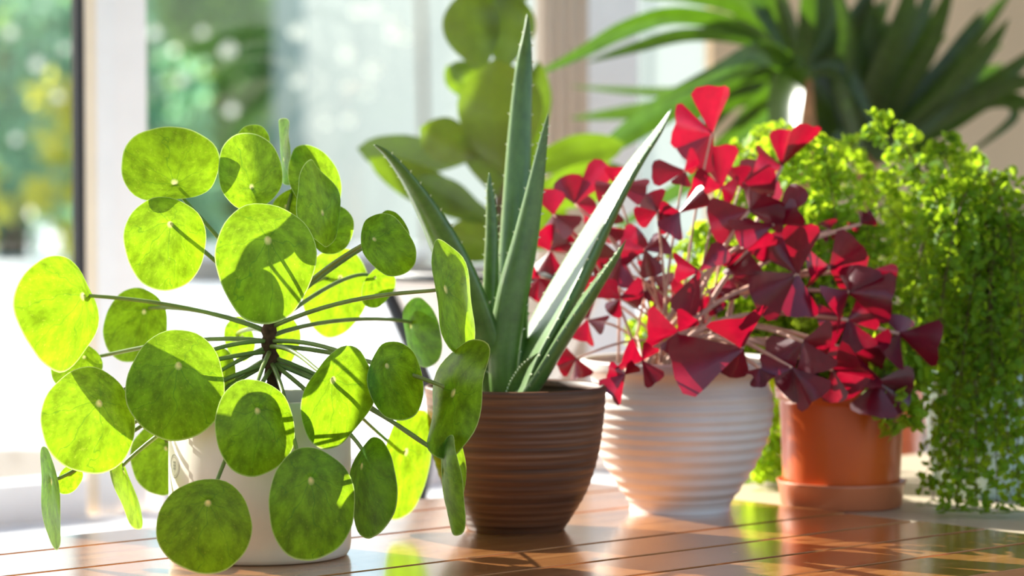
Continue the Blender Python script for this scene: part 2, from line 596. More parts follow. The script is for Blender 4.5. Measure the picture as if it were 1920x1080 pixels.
def disc_leaf(cx, cy, a, b, rot, hub, d, sgn=1, att=None, dome=.10, wave=.03, sq=2.0, full=.92, pet=True, seed=None, taper=0.0):
    """round peltate leaf seen at (cx,cy) with half sizes a,b (px) turned by rot; sgn = which way the narrow axis leans in depth"""
    rg = random.Random(seed if seed is not None else int(cx * 13 + cy * 7))
    m = d / FPX
    c = P(cx, cy, d)
    r_ = R(rot)
    e1 = CR * math.cos(r_) + CU * math.sin(r_)
    e2 = -CR * math.sin(r_) + CU * math.cos(r_)
    A = a * m; B = b * m
    big = max(A, B)
    ta, tb2 = A, B
    if A < B:
        cs = min(1, A / (big * full)); ta = A / cs
        e1 = e1 * cs + CF * (sgn * math.sqrt(1 - cs * cs))
    else:
        cs = min(1, B / (big * full)); tb2 = B / cs
        e2 = e2 * cs + CF * (sgn * math.sqrt(1 - cs * cs))
    nr = e1.cross(e2).normalized()
    if nr.dot(CF) > 0: nr = -nr
    hx, hy = hub[0] - cx, -(hub[1] - cy)
    h1 = (hx * math.cos(r_) + hy * math.sin(r_)) / a
    h2 = (-hx * math.sin(r_) + hy * math.cos(r_)) / b
    ln = math.hypot(h1, h2)
    if ln > .75: h1 *= .75 / ln; h2 *= .75 / ln
    ph1, ph2, ph3 = (rg.uniform(0, 6.28) for _ in range(3))
    NS, NR_ = 44, 8
    vs = []; uv = []
    hubz = dome * (h1 * h1 + h2 * h2)
    for i in range(NR_ + 1):
        rr = (i / NR_)
        for k in range(NS):
            th = 2 * math.pi * k / NS
            ex = math.cos(th); ey = math.sin(th)
            sc = (abs(ex) ** sq + abs(ey) ** sq) ** (-1 / sq)
            sc *= 1 + .022 * math.sin(2 * th + ph1) + .022 * math.sin(3 * th + ph2) + .012 * math.sin(5 * th + ph3) + .004 * math.sin(11 * th)
            x = h1 + rr * (ex * sc - h1); y = h2 + rr * (ey * sc - h2)
            x *= 1 + taper * (y - h2)
            q = x * x + y * y
            z = -dome * q + wave * rr * rr * math.sin(3 * th + ph3) + wave * .6 * rr ** 3 * math.sin(5 * th + ph1)
            z += .035 * math.exp(-(rr / .12) ** 2) * -1
            vs.append(c + e1 * (x * ta) + e2 * (y * tb2) + nr * (z * big))
            uv.append((rr * math.cos(th), rr * math.sin(th)))
    fs = []
    up = e1.cross(e2).dot(nr) > 0
    for i in range(NR_):
        for k in range(NS):
            k2 = (k + 1) % NS
            q = (i * NS + k, i * NS + k2, (i + 1) * NS + k2, (i + 1) * NS + k)
            fs.append(q[::-1] if up else q)
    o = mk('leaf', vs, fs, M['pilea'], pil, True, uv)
    if pet:
        hp = vs[0]
        if att is None:
            att = 575 + (min(max(hub[1], 300), 1000) - 300) / 700 * 125
        ap = V(min(sp, key=lambda q: abs((V(q) - P(507, att, 2.2)).dot(CU))))
        back = hp - nr * .012 - CR * 0
        l = (ap - hp).length
        mid = (ap * .5 + hp * .5) + V((0, 0, l * .10))
        pts = bez(hp - nr * .0006, hp - nr * min(.02, l * .25), mid, ap, 14)
        vv, ff = tube(pts, [.00125 + .0005 * i / 14 for i in range(15)], 7)
        mk('petiole', vv, ff, M['petiole'], o)
    return o


D0 = 2.2
PILEA = [
    # cx, cy, a, b, rot, hub, d, sgn
    (318, 303, 90, 73, -8, (330, 343), 2.17, 1, {'sq': 2.3, 'wave': .045}),
    (311, 456, 77, 87, 0, (320, 418), 2.15, 1, {'wave': .05}),
    (471, 321, 60, 72, 6, (473, 352), 2.17, 1, {}),
    (474, 268, 30, 36, -20, (480, 275), 2.24, 1, {}),
    (529, 284, 15, 62, 4, (530, 300), 2.25, -1, {'wave': .06}),
    (594, 334, 44, 68, 22, (600, 350), 2.24, 1, {}),
    (604, 381, 33, 84, 12, (607, 400), 2.19, 1, {'wave': .07}),
    (562, 410, 58, 56, 0, (535, 385), 2.235, 1, {}),
    (622, 428, 42, 48, 10, (600, 440), 2.22, 1, {}),
    (503, 494, 92, 116, 2, (504, 447), 2.11, 1, {'wave': .045, 'taper': .10}),
    (731, 458, 46, 63, 28, (702, 447), 2.16, 1, {'wave': .05}),
    (737, 432, 24, 40, 30, (740, 430), 2.22, -1, {}),
    (114, 585, 63, 111, 3, (163, 548), 2.19, 1, {'sq': 1.85, 'wave': .05}),
    (256, 612, 58, 70, -20, (272, 583), 2.29, 1, {}),
    (142, 686, 50, 44, 0, (158, 668), 2.24, 1, {}),
    (168, 790, 86, 99, 8, (187, 754), 2.13, 1, {}),
    (330, 724, 94, 103, -6, (335, 683), 2.125, 1, {}),
    (408, 722, 32, 72, -8, (400, 720), 2.19, 1, {}),
    (481, 803, 73, 91, 0, (484, 768), 2.085, 1, {}),
    (640, 750, 62, 102, -16, (628, 710), 2.10, 1, {'wave': .04, 'sq': 1.8, 'taper': .08}),
    (748, 715, 50, 76, 8, (727, 683), 2.13, 1, {}),
    (383, 988, 92, 88, -8, (390, 940), 2.06, 1, {'wave': .02}),
    (589, 946, 81, 104, 3, (585, 898), 2.06, 1, {'wave': .02}),
    (691, 916, 47, 95, -4, (670, 873), 2.10, -1, {}),
    (92, 935, 24, 97, 6, (96, 900), 2.15, -1, {'wave': .02, 'dome': .03, 'full': .5}),
    (132, 900, 20, 30, -30, (130, 890), 2.18, 1, {}),
    (243, 922, 9, 72, 21, (232, 880), 2.19, 1, {}),
    (298, 862, 44, 66, 12, (312, 840), 2.28, 1, {}),
    (635, 548, 58, 86, -8, (640, 520), 2.34, 1, {}),
    (712, 540, 27, 42, -25, (705, 520), 2.30, 1, {}),
    (861, 557, 34, 112, 12, (840, 540), 2.16, 1, {'wave': .04}),
    (838, 742, 50, 116, -18, (848, 735), 2.12, -1, {'wave': .06, 'dome': .2}),
    (840, 912, 22, 94, 4, (822, 885), 2.10, -1, {}),
    (860, 868, 19, 74, 3, (850, 850), 2.16, 1, {}),
    (772, 870, 42, 108, -10, (765, 845), 2.33, 1, {}),
    (786, 625, 36, 68, 10, (765, 612), 2.33, -1, {}),
    (535, 650, 26, 54, -14, (532, 640), 2.27, 1, {}),
    (452, 635, 26, 42, 10, (455, 630), 2.33, 1, {}),
]
for (cx, cy, a, b, rot, hub, d, sg, kw) in PILEA:
    disc_leaf(cx, cy, a, b, rot, hub, d, sg, **kw)

# ------------------------------------------------------------------ aloe in a brown pot
BB = ground(967, 992)
DB = BB.y
alo = thing('aloe_plant', BB, 'spiky aloe with thick toothed leaves in a brown ribbed clay pot', 'potted plant')


def px2m(px, d): return px / FPX * d


def potprof(rows, ripple, n, tk, base_r):
    """rows [(z, r)] rim last; returns profile with rippled outside and an inside wall"""
    prof = [(0.0, 0.0), (base_r - .002, 0.0)]
    pts = spline(rows, n)
    zmax = rows[-1][0]
    for z, r in pts:
        k = ripple(z / zmax)
        prof.append((r + k, z))
    zt, rt = pts[-1]
    prof += [(rt - tk * .5, zt + tk * .35), (rt - tk, zt)]
    prof.append((pts[-6][1] - tk, pts[-6][0]))
    return prof


hb = .1085
rows = [(0.0, .0365), (.010, .043), (.030, .0545), (.055, .0625), (.080, .0665), (hb, .0690)]
prof = potprof(rows, lambda q: .00022 * math.sin(q * 2 * math.pi * 19 + 2 * math.sin(q * 9)) * (q < .93), 120, .004, .0365)
v, f = lathe(BB, prof, 80)
mk('pot', v, f, M['brown_pot'], alo)
v, f = lathe(BB, [(.0640, hb - .012), (.03, hb - .009), (.0005, hb - .008)], 32)
mk('soil', v, f, M['soil'], alo)


def aloe_leaf(pts, dd, face, seed=1):
    """pts [(px,py,width_px)] base to tip, dd (d base, d tip), face = direction the channelled upper side looks"""
    n = 34
    ctr = []; wid = []
    for i, (x, y, wd) in enumerate(spline(pts, n)):
        t = i / n
        d = dd[0] + (dd[1] - dd[0]) * t
        ctr.append(P(x, y, d)); wid.append(max(wd, 1.2) / FPX * d / 2)
    vs = []; uv = []; K = 14
    edges = []
    for i in range(n + 1):
        t = (ctr[min(i + 1, n)] - ctr[max(i - 1, 0)]).normalized()
        fc = (face - t * face.dot(t)).normalized()
        wv = t.cross(fc).normalized()
        # make the apparent width match: the seen width is |wv projected on the picture|
        pr_ = math.sqrt(max(1 - wv.dot(CF) ** 2, .12))
        hw = wid[i] / pr_
        th = hw * .55
        for k in range(K):
            an = 2 * math.pi * k / K
            x = math.cos(an); y = math.sin(an)
            if y >= 0: zz = -.18 * th * (1 - x * x) + .10 * th * y
            else: zz = y * th
            vs.append(ctr[i] + wv * (x * hw) + fc * zz)
            uv.append((k / K, i / n * 4))
        edges.append((ctr[i] + wv * hw, wv, ctr[i] - wv * hw, -wv, t, hw))
    fs = []
    for i in range(n):
        for k in range(K):
            k2 = (k + 1) % K
            fs.append((i * K + k, i * K + k2, (i + 1) * K + k2, (i + 1) * K + k))
    fs.append(tuple(n * K + k for k in range(K)))
    o = mk('leaf', vs, fs, M['aloe'], alo, True, uv)
    tm = MB()
    rg = random.Random(seed)
    for i in range(3, n - 3, 2):
        for j in (0, 2):
            e, wv = edges[i][j], edges[i][j + 1]
            t = edges[i][4]; c2 = fc
            h = .0020 * rg.uniform(.7, 1.2); r_ = .0011
            b1 = e - wv * .0006
            tm.add([b1 + t * r_, b1 - t * r_ * .7 + c2 * r_, b1 - t * r_ * .7 - c2 * r_, e + wv * h + t * h * .5], [(0, 1, 3), (1, 2, 3), (2, 0, 3)])
    tag(tm.build('spines', M['spine'], o), kind='stuff')
    return o


TOC = -CF
UPL = V((-.5, .2, .8))
aloe_leaf([(958, 742, 62), (958, 640, 64), (962, 520, 60), (968, 400, 55), (974, 260, 45), (982, 130, 32), (988, 60, 14), (989, 26, 3)], (2.375, 2.42), V((.15, 1, .25)), 1)
aloe_leaf([(945, 745, 50), (945, 660, 60), (962, 550, 60), (985, 450, 48), (1004, 350, 32), (1016, 280, 19), (1024, 235, 9), (1028, 214, 2)], (2.345, 2.33), V((.3, 1, .3)), 2)
aloe_leaf([(925, 735, 30), (915, 640, 30), (920, 540, 30), (922, 450, 25), (921, 390, 19), (918, 350, 11), (918, 324, 2)], (2.36, 2.36), V((.4, 1, .3)), 3)
aloe_leaf([(937, 745, 55), (914, 660, 66), (880, 560, 66), (842, 470, 58), (803, 395, 42), (765, 335, 26), (728, 290, 14), (702, 271, 4)], (2.36, 2.31), V((.55, .75, .35)), 4)
aloe_leaf([(962, 745, 34), (988, 665, 46), (1030, 580, 52), (1078, 490, 44), (1128, 400, 33), (1180, 315, 22), (1232, 245, 12), (1258, 205, 3)], (2.36, 2.38), V((-.75, -.25, .6)), 5)
aloe_leaf([(972, 745, 30), (1000, 705, 32), (1048, 625, 32), (1092, 560, 28), (1130, 508, 20), (1155, 475, 13), (1173, 450, 2)], (2.335, 2.30), V((-.6, -.1, .8)), 6)
aloe_leaf([(955, 742, 20), (968, 710, 22), (985, 682, 15), (1008, 662, 3)], (2.32, 2.30), V((-.5, .2, .8)), 7)

# ------------------------------------------------------------------ oxalis in a white ribbed pot
WB = ground(1275, 955)
DW = WB.y
oxa = thing('oxalis_plant', WB, 'crimson and purple triangular leaved oxalis in a white ribbed ceramic pot', 'potted plant')
hw_ = .1200
rows = [(0.0, .0405), (.006, .0410), (.020, .0505), (.040, .0625), (.062, .0715), (.080, .0745), (.094, .0735), (.102, .0708), (.108, .0725), (.113, .0790), (hw_, .0800)]


def wrip(q):
    z = q * hw_
    return .0006 * math.cos(z / .0086 * 2 * math.pi + 1.2 * math.sin(z * 90)) if .008 < z < .098 else 0


v, f = lathe(WB, potprof(rows, wrip, 170, .005, .0405), 96)
mk('pot', v, f, M['white_pot'], oxa)
v, f = lathe(WB, [(.0690, hw_ - .012), (.03, hw_ - .010), (.0005, hw_ - .009)], 32)
mk('soil', v, f, M['soil'], oxa)

ORNG = random.Random(11)


def leaflet(hp, dx, dy, wpx, d, parent, twist, lean, fold):
    L = math.hypot(dx, dy)
    m = d / FPX
    ydir = (CR * dx - CU * dy) / L
    xdir = (CR * dy + CU * dx) / L
    n0 = -CF
    # lean the tip in depth, twist around the midrib
    yv = ydir * math.cos(lean) + CF * math.sin(lean)
    nl = (n0 - yv * n0.dot(yv)).normalized()
    xv = xdir * math.cos(twist) + nl * math.sin(twist)
    xv = (xv - yv * xv.dot(yv)).normalized()
    nv = xv.cross(yv).normalized()
    Lm = L * m / max(math.cos(lean), .4); W = 1.28 * wpx * m / 2 / max(math.cos(twist), .45)
    # rows: (y along, half width)
    rows = [(0.0, .08), (.15, .24), (.35, .50), (.58, .82), (.78, 1.02), (.93, .88)]
    vs = []; uv = []
    cols = (-1, -.5, 0, .5, 1)
    for (y, wx) in rows:
        for c_ in cols:
            yy = y
            if y >= .9: yy = y + .05 * (1 - abs(c_) ** 1.5) - .03 * (1 if c_ == 0 else 0)
            if y >= .78 and abs(c_) == 1: yy -= .03
            x = c_ * wx
            z = fold * abs(x) - .12 * y * y
            vs.append(hp + yv * (yy * Lm) + xv * (x * W) + nv * (z * W))
            uv.append((c_ * .5 * wx, y))
    fs = []
    for i in range(len(rows) - 1):
        for j in range(4):
            fs.append((i * 5 + j, i * 5 + j + 1, (i + 1) * 5 + j + 1, (i + 1) * 5 + j))
    mk('leaflet', vs, fs, M['oxalis'], parent, True, uv)


def oxleaf(hub, lets, d, soil=None):
    hp = P(hub[0], hub[1], d)
    bx = WB.x + ORNG.uniform(-.045, .045) + (hub[0] - 1300) * .00004
    by = WB.y + ORNG.uniform(-.04, .03)
    b = V((bx, by, hw_ - .012))
    l = (hp - b).length
    pts = bez(b, b + V(((hp.x - b.x) * .15, (hp.y - b.y) * .1, l * .45)), hp * .75 + b * .25 + V((0, 0, l * .10)), hp, 12)
    vv, ff = tube(pts, [(.0013 - .0005 * i / 12) * (1.9 if hub[0] > 1390 else 1.0) for i in range(13)], 6)
    o = mk('leaf_stalk', vv, ff, M['oxstalk'], oxa)
    for (dx, dy, wd) in lets:
        leaflet(hp, dx, dy, wd, d, o, ORNG.uniform(-.85, .85), ORNG.uniform(-.75, .5), ORNG.uniform(.2, .6))


OX = [
    ((1335, 250), [(10, -92, 58), (-76, -18, 66), (-42, 58, 66)], 2.46),
    ((1284, 320), [(-64, 2, 40), (28, -18, 34), (-10, 30, 30)], 2.45),
    ((1352, 352), [(-62, -2, 50), (-8, -82, 60), (28, 10, 50)], 2.47),
    ((1388, 350), [(62, -40, 80), (70, 0, 50), (-10, -40, 40)], 2.48),
    ((1466, 312), [(-50, -18, 60), (52, -76, 36), (8, -72, 34)], 2.50),
    ((1405, 395), [(-78, 22, 70), (10, -38, 66), (64, 22, 40)], 2.44),
    ((1452, 420), [(-84, 16, 46), (46, -26, 44), (52, -74, 34)], 2.43),
    ((1232, 398), [(-18, -36, 44), (-40, 14, 34), (34, 22, 44)], 2.42),
    ((1274, 398), [(48, -40, 30), (-22, 44, 44), (-40, 2, 30)], 2.42),
    ((1078, 382), [(-18, -56, 46), (62, -80, 40), (42, 2, 40)], 2.50),
    ((1038, 402), [(-8, -50, 48), (4, 54, 52), (42, 30, 42)], 2.49),
    ((1032, 470), [(-12, 44, 52), (-22, -40, 44), (36, -18, 44)], 2.50),
    ((1012, 520), [(-20, 40, 44), (30, 28, 44), (-40, -20, 40)], 2.50),
    ((1152, 346), [(64, 6, 40), (-38, 6, 36), (2, -34, 32)], 2.47),
    ((1165, 482), [(42, -46, 50), (-14, 56, 56), (-45, 0, 44)], 2.45),
    ((1162, 560), [(46, -2, 46), (-34, -30, 40), (-20, 30, 30)], 2.43),
    ((1208, 468), [(12, 54, 36), (-46, 6, 42), (38, -26, 38)], 2.44),
    ((1312, 508), [(-32, 86, 46), (52, -46, 36), (-50, -12, 42)], 2.41),
    ((1402, 470), [(34, -42, 62), (-18, 48, 52), (-54, 14, 36)], 2.44),
    ((1440, 440), [(20, 40, 60), (-30, 40, 50), (45, 15, 40)], 2.46),
    ((1496, 514), [(6, -98, 56), (-36, -58, 44), (-84, 52, 76), (12, 84, 56)], 2.40),
    ((1556, 502), [(54, -52, 60), (66, 18, 60), (-46, 22, 60)], 2.44),
    ((1592, 548), [(82, 16, 76), (-32, 46, 66), (22, -52, 56)], 2.42),
    ((1630, 508), [(54, 6, 26), (-40, -14, 40), (10, 40, 40)], 2.46),
    ((1590, 600), [(-54, 16, 66), (28, 58, 64), (54, -22, 60)], 2.43),
    ((1686, 626), [(-46, 30, 62), (72, 26, 66), (6, -36, 50)], 2.45),
    ((1506, 640), [(-66, 40, 70), (22, 64, 66), (54, 6, 56)], 2.39),
    ((1484, 690), [(-26, 34, 56), (40, 66, 60), (-62, -6, 36)], 2.38),
    ((1424, 690), [(-4, 38, 24), (-18, 14, 26), (22, 22, 26)], 2.37),
    ((1562, 694), [(6, 64, 40), (44, 52, 66), (54, -12, 66)], 2.41),
    ((1645, 716), [(72, 4, 46), (-16, 66, 66), (64, 48, 46)], 2.44),
    ((1600, 660), [(60, 20, 70), (-50, 30, 60), (10, 70, 60)], 2.45),
    ((1392, 652), [(-140, 30, 92), (-6, -62, 92), (-24, 58, 54)], 2.37),
    ((1272, 622), [(-62, 6, 62), (28, -30, 40), (-14, 44, 30)], 2.39),
    ((1204, 676), [(-44, 0, 52), (26, 44, 34), (20, -28, 26)], 2.37),
    ((1172, 702), [(-30, 42, 46), (-34, -6, 30), (20, -20, 24)], 2.37),
    ((1080, 672), [(-38, -6, 34), (4, 40, 36), (-34, 18, 30)], 2.42),
    ((1102, 600), [(-16, -38, 36), (-4, 44, 36), (34, 6, 30)], 2.44),
    ((1128, 424), [(20, -34, 38), (-28, 18, 36), (34, 28, 32)], 2.48),
    ((1330, 556), [(44, -18, 36), (-22, 32, 40), (20, 30, 32)], 2.45),
    ((1374, 520), [(36, -34, 40), (-30, 36, 44), (34, 30, 40)], 2.46),
    ((1614, 420), [(26, -14, 26), (-12, 14, 22), (6, -24, 20)], 2.50),
    ((1556, 432), [(-6, -20, 26), (18, 12, 22), (-18, 10, 22)], 2.50),
    ((1260, 560), [(-36, 6, 40), (20, 34, 36), (24, -28, 34)], 2.48),
    ((1225, 520), [(-20, 40, 40), (30, 20, 40), (-10, -36, 36)], 2.47),
    ((1120, 520), [(-30, 24, 40), (34, 10, 40), (0, -38, 36)], 2.48),
]
for hub, lets, d in OX:
    oxleaf(hub, lets, d)

# ------------------------------------------------------------------ pots at the far end
def ground_at(px, d, z):
    p = P(px, 0, d); return V((p.x, p.y, z))


ZS = -.004
TBP = ground_at(1582, 2.522, ZS)
fer = thing('maidenhair_fern', TBP, 'yellow green lacy fern in an orange terracotta pot with a saucer', 'potted plant')
rt = .0505
v, f = lathe(TBP, [(0, .006), (rt - .004, .006), (rt - .003, .010), (rt + .0005, .085), (rt + .0005, .088), (rt + .004, .089), (rt + .0045, .106), (rt + .003, .107), (rt + .0015, .1055), (rt, .092)], 72)
mk('pot', v, f, M['terra'], fer)
v, f = lathe(TBP, [(rt, .092), (.0005, .095)], 32)
mk('soil', v, f, M['soil'], fer)
v, f = lathe(TBP, [(0, 0), (rt - .003, 0), (rt - .001, .002), (rt + .0015, .019), (rt + .0028, .0215), (rt + .0012, .0218), (rt - .0008, .018), (rt - .0025, .004), (0.0005, .0035)], 72)
mk('saucer', v, f, M['terra_saucer'], fer)

FBP = ground_at(1855, 2.60, ZS)
fe2 = thing('maidenhair_fern', FBP, 'large cascading green lacy fern hanging over a pale teal pot beside beige wall', 'potted plant')
v, f = lathe(FBP, [(0, 0), (.040, 0), (.042, .003), (.047, .03), (.055, .095), (.0585, .100), (.0585, .106), (.056, .107), (.053, .100), (.052, .09)], 64)
mk('pot', v, f, M['teal'], fe2)
v, f = lathe(FBP, [(.052, .09), (.0005, .093)], 32)
mk('soil', v, f, M['soil'], fe2)


def frond(root, base, tip, lift, mat, seed, dens=1.0, size=.0050):
    rg = random.Random(seed)
    l = (tip - base).length
    c1 = base + V((rg.uniform(-.01, .01), rg.uniform(-.01, .01), lift))
    c2 = tip * .8 + base * .2 + V((0, 0, lift * .8))
    pts = bez(base, c1, c2, tip, 28)
    sm = MB()
    sm.tube(pts, [.0009 - .0006 * i / 28 for i in range(29)], 5)
    vs = []; fs = []; uv = []

    def lf(p, dirn, sz):
        a = dirn.normalized()
        b = V((rg.gauss(0, 1), rg.gauss(0, 1), rg.gauss(0, 1)))
        b = (b - a * b.dot(a))
        if b.length < 1e-3: return
        b.normalize()
        n = len(vs)
        vs.append(p.copy())
        uv.append((0, 0))
        for an, rr in ((-58, .95), (-22, 1.08), (22, 1.08), (58, .95)):
            q = a * math.cos(R(an)) + b * math.sin(R(an))
            vs.append(p + q * (sz * rr)); uv.append((an / 60., 1))
        fs.append((n, n + 1, n + 2)); fs.append((n, n + 2, n + 3)); fs.append((n, n + 3, n + 4))

    for i in range(5, 29):
        t = i / 28
        tan = (pts[min(i + 1, 28)] - pts[i - 1]).normalized()
        for sd_ in (-1, 1):
            if rg.random() > dens: continue
            side = tan.cross(V((rg.uniform(-.6, .6), -1, rg.uniform(-.4, .4)))).normalized() * sd_
            bl = .042 * (1 - t * .65) * rg.uniform(.6, 1.1)
            dr = (side + tan * rg.uniform(.3, .9) + V((0, 0, rg.uniform(-.5, .1)))).normalized()
            q0 = pts[i]
            q1 = q0 + dr * bl * .6 + V((0, 0, -.002))
            q2 = q0 + dr * bl + V((0, 0, -.008))
            sm.tube([q0, q1, q2], .00028, 3, False)
            for k in range(6):
                u = (k + 1) / 6
                p = q0.lerp(q1, u * 2) if u < .5 else q1.lerp(q2, u * 2 - 1)
                lf(p, dr * .4 + V((rg.uniform(-1, 1), rg.uniform(-1, 1), rg.uniform(-1.1, .5))), size * rg.uniform(.8, 1.5))
    for q in sm.v + vs:
        if q.z < .0005: q.z = .0005 + .1 * max(0, q.z + .02)
    o = sm.build('frond', M['fernstem'], root, True)
    lo = mk('leaflets', vs, fs, mat, o, False, uv)
    tag(lo, kind='stuff')


FRNG = random.Random(5)
tips1 = [(1365, 300), (1420, 268), (1470, 300), (1400, 420), (1350, 470), (1310, 560), (1450, 470), (1545, 300), (1500, 380),
         (1600, 270), (1660, 330), (1420, 540), (1330, 640), (1250, 540), (1220, 600), (1480, 560), (1380, 360), (1560, 420), (1520, 270), (1620, 420), (1440, 330), (1400, 620), (1280, 470)]
for i, (x, y) in enumerate(tips1):
    d = FRNG.uniform(2.55, 2.70)
    a_ = FRNG.uniform(0, 6.28)
    frond(fer, TBP + V((.025 * math.cos(a_), .025 * math.sin(a_), .094)), P(x, y, d), FRNG.uniform(.05, .12), M['fern'], 100 + i)
for i, (x, y, d) in enumerate([(1690, 780, 2.46), (1660, 720, 2.45), (1430, 880, 2.66), (1410, 860, 2.70), (1715, 690, 2.47), (1445, 905, 2.68)]):
    frond(fer, TBP + V((.02 * (1 if x > 1582 else -1), -.01 if d < 2.5 else .02, .094)), P(x, y, d), .05, M['fern'], 140 + i, 1.0, .0065)
for i, (x, y) in enumerate([(1330, 430), (1390, 480), (1300, 600), (1360, 560), (1240, 640), (1200, 620), (1440, 600), (1420, 480), (1270, 660), (1340, 660)]):
    frond(fer, TBP + V((-.03, .01, .094)), P(x, y, 2.56 + .012 * i), .05, M['fern'], 170 + i, 1.0, .0062)
tips2 = [(1645, 222), (1700, 262), (1765, 265), (1815, 290), (1800, 350), (1850, 430), (1890, 480), (1930, 540), (1740, 340), (1700, 420), (1660, 470),
         (1780, 420), (1830, 400), (1760, 560), (1700, 560), (1880, 560), (1820, 480), (1930, 600), (1680, 380), (1720, 300), (1590, 300), (1640, 560)]
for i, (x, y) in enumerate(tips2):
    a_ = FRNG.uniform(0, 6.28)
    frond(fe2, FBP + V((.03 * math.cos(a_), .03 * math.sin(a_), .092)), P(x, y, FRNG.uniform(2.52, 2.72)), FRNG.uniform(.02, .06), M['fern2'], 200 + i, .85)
hang = [(1745, 975, 2.50), (1790, 980, 2.46), (1830, 960, 2.46), (1870, 985, 2.45), (1910, 975, 2.46), (1780, 860, 2.47), (1830, 820, 2.47), (1890, 850, 2.46), (1930, 900, 2.47),
        (1750, 760, 2.48), (1800, 740, 2.47), (1860, 720, 2.47), (1920, 760, 2.47), (1760, 640, 2.48), (1850, 620, 2.48), (1915, 660, 2.48), (1700, 640, 2.50), (1810, 920, 2.48), (1760, 900, 2.5), (1900, 920, 2.48)]
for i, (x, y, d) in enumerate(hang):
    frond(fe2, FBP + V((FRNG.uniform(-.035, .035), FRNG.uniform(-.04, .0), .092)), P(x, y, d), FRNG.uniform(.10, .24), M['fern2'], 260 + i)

# ------------------------------------------------------------------ ficus behind the aloe
DFI = 3.0
FB = ground_at(935, DFI, ZB)
fic = thing('ficus_plant', FB, 'broad leaved fig plant in a white bowl on a black metal stand by window', 'potted plant')
zr = CAMZ - (508 - 270) / FPX * DFI - ZB
rr_ = px2m(212, DFI)
v, f = lathe(FB, [(0, zr - .155), (.03, zr - .153), (.055, zr - .115), (.085, zr - .055), (rr_ - .004, zr - .012), (rr_, zr), (rr_ - .004, zr + .001), (rr_ - .008, zr - .012)], 64)
mk('pot', v, f, M['white_pot'], fic)
v, f = lathe(FB, [(rr_ - .008, zr - .012), (.0005, zr - .008)], 32)
mk('soil', v, f, M['soil'], fic)
stand = MB()
v, f = tube([FB + V((.112 * math.cos(k / 40 * 6.2832), .112 * math.sin(k / 40 * 6.2832), zr - .004)) for k in range(41)], .0035, 8, False)
stand.add(v, f)
mk('stand_ring', stand.v, stand.f, M['blackmetal'], fic)
for an in (178, 300, 60):
    u = V((math.cos(R(an)), math.sin(R(an)), 0))
    v, f = tube([FB + u * .115 + V((0, 0, zr - .006)), FB + u * .085 + V((0, 0, zr - .075)), FB + u * .062 + V((0, 0, zr - .13)), FB + u * .085 + V((0, 0, 0.0))], .0075, 8)
    mk('stand_leg', v, f, M['blackmetal'], fic)
trk = [P(930, 520, DFI), P(935, 420, DFI), P(945, 300, DFI), P(942, 180, DFI), P(940, 60, DFI), P(950, -60, DFI)]
ts = spline(trk, 24)
v, f = tube(ts, [.0065 - .002 * i / 24 for i in range(25)], 10)
mk('stem', v, f, M['ficusstem'], fic)


def broad_leaf(name, base, tip, wpx, d, sgn, root, mat, att, front=True, dt=0.0, dome=.12):
    """obovate leaf from pixel base to pixel tip"""
    b = P(base[0], base[1], d); t = P(tip[0], tip[1], d + dt)
    yv = (t - b); L = yv.length; yv.normalize()
    n0 = -CF
    xv = yv.cross(n0).normalized()
    xv = (xv + n0 * sgn).normalized()
    nv = xv.cross(yv).normalized()
    if (nv.dot(n0) > 0) != front: nv = -nv; 
    W = 1.18 * wpx / FPX * d / 2 * math.sqrt(1 + sgn * sgn)
    vs = []; uv = []
    NY, NX = 12, 8
    for i in range(NY + 1):
        y = i / NY
        wx = (math.sin(math.pi * y ** 1.15) ** .75) * (0.62 + .42 * y) if 0 < i < NY else .02
        for j in range(NX + 1):
            x = (j / NX * 2 - 1)
            z = dome * (abs(x) * 1.0 * wx) - .25 * dome * y * y * 4 + .03 * math.sin(y * 17 + x * 2) * abs(x)
            vs.append(b + yv * (y * L) + xv * (x * wx * W) + nv * (z * W))
            uv.append((x * wx * .5, y))
    fs = []
    fl = xv.cross(yv).dot(nv) > 0
    for i in range(NY):
        for j in range(NX):
            q = (i * (NX + 1) + j, i * (NX + 1) + j + 1, (i + 1) * (NX + 1) + j + 1, (i + 1) * (NX + 1) + j)
            fs.append(q if fl else q[::-1])
    o = mk('leaf', vs, fs, mat, root, True, uv)
    ap = V(min(ts, key=lambda q: (V(q) - b).length)) if att else None
    if ap is not None and (ap - b).length > .004:
        vv, ff = tube(bez(ap, ap.lerp(b, .3) + V((0, 0, .004)), ap.lerp(b, .7) + V((0, 0, .004)), b + yv * .003, 6), .002, 6)
        mk('leaf_stalk', vv, ff, M['petiole'], o)
    return o


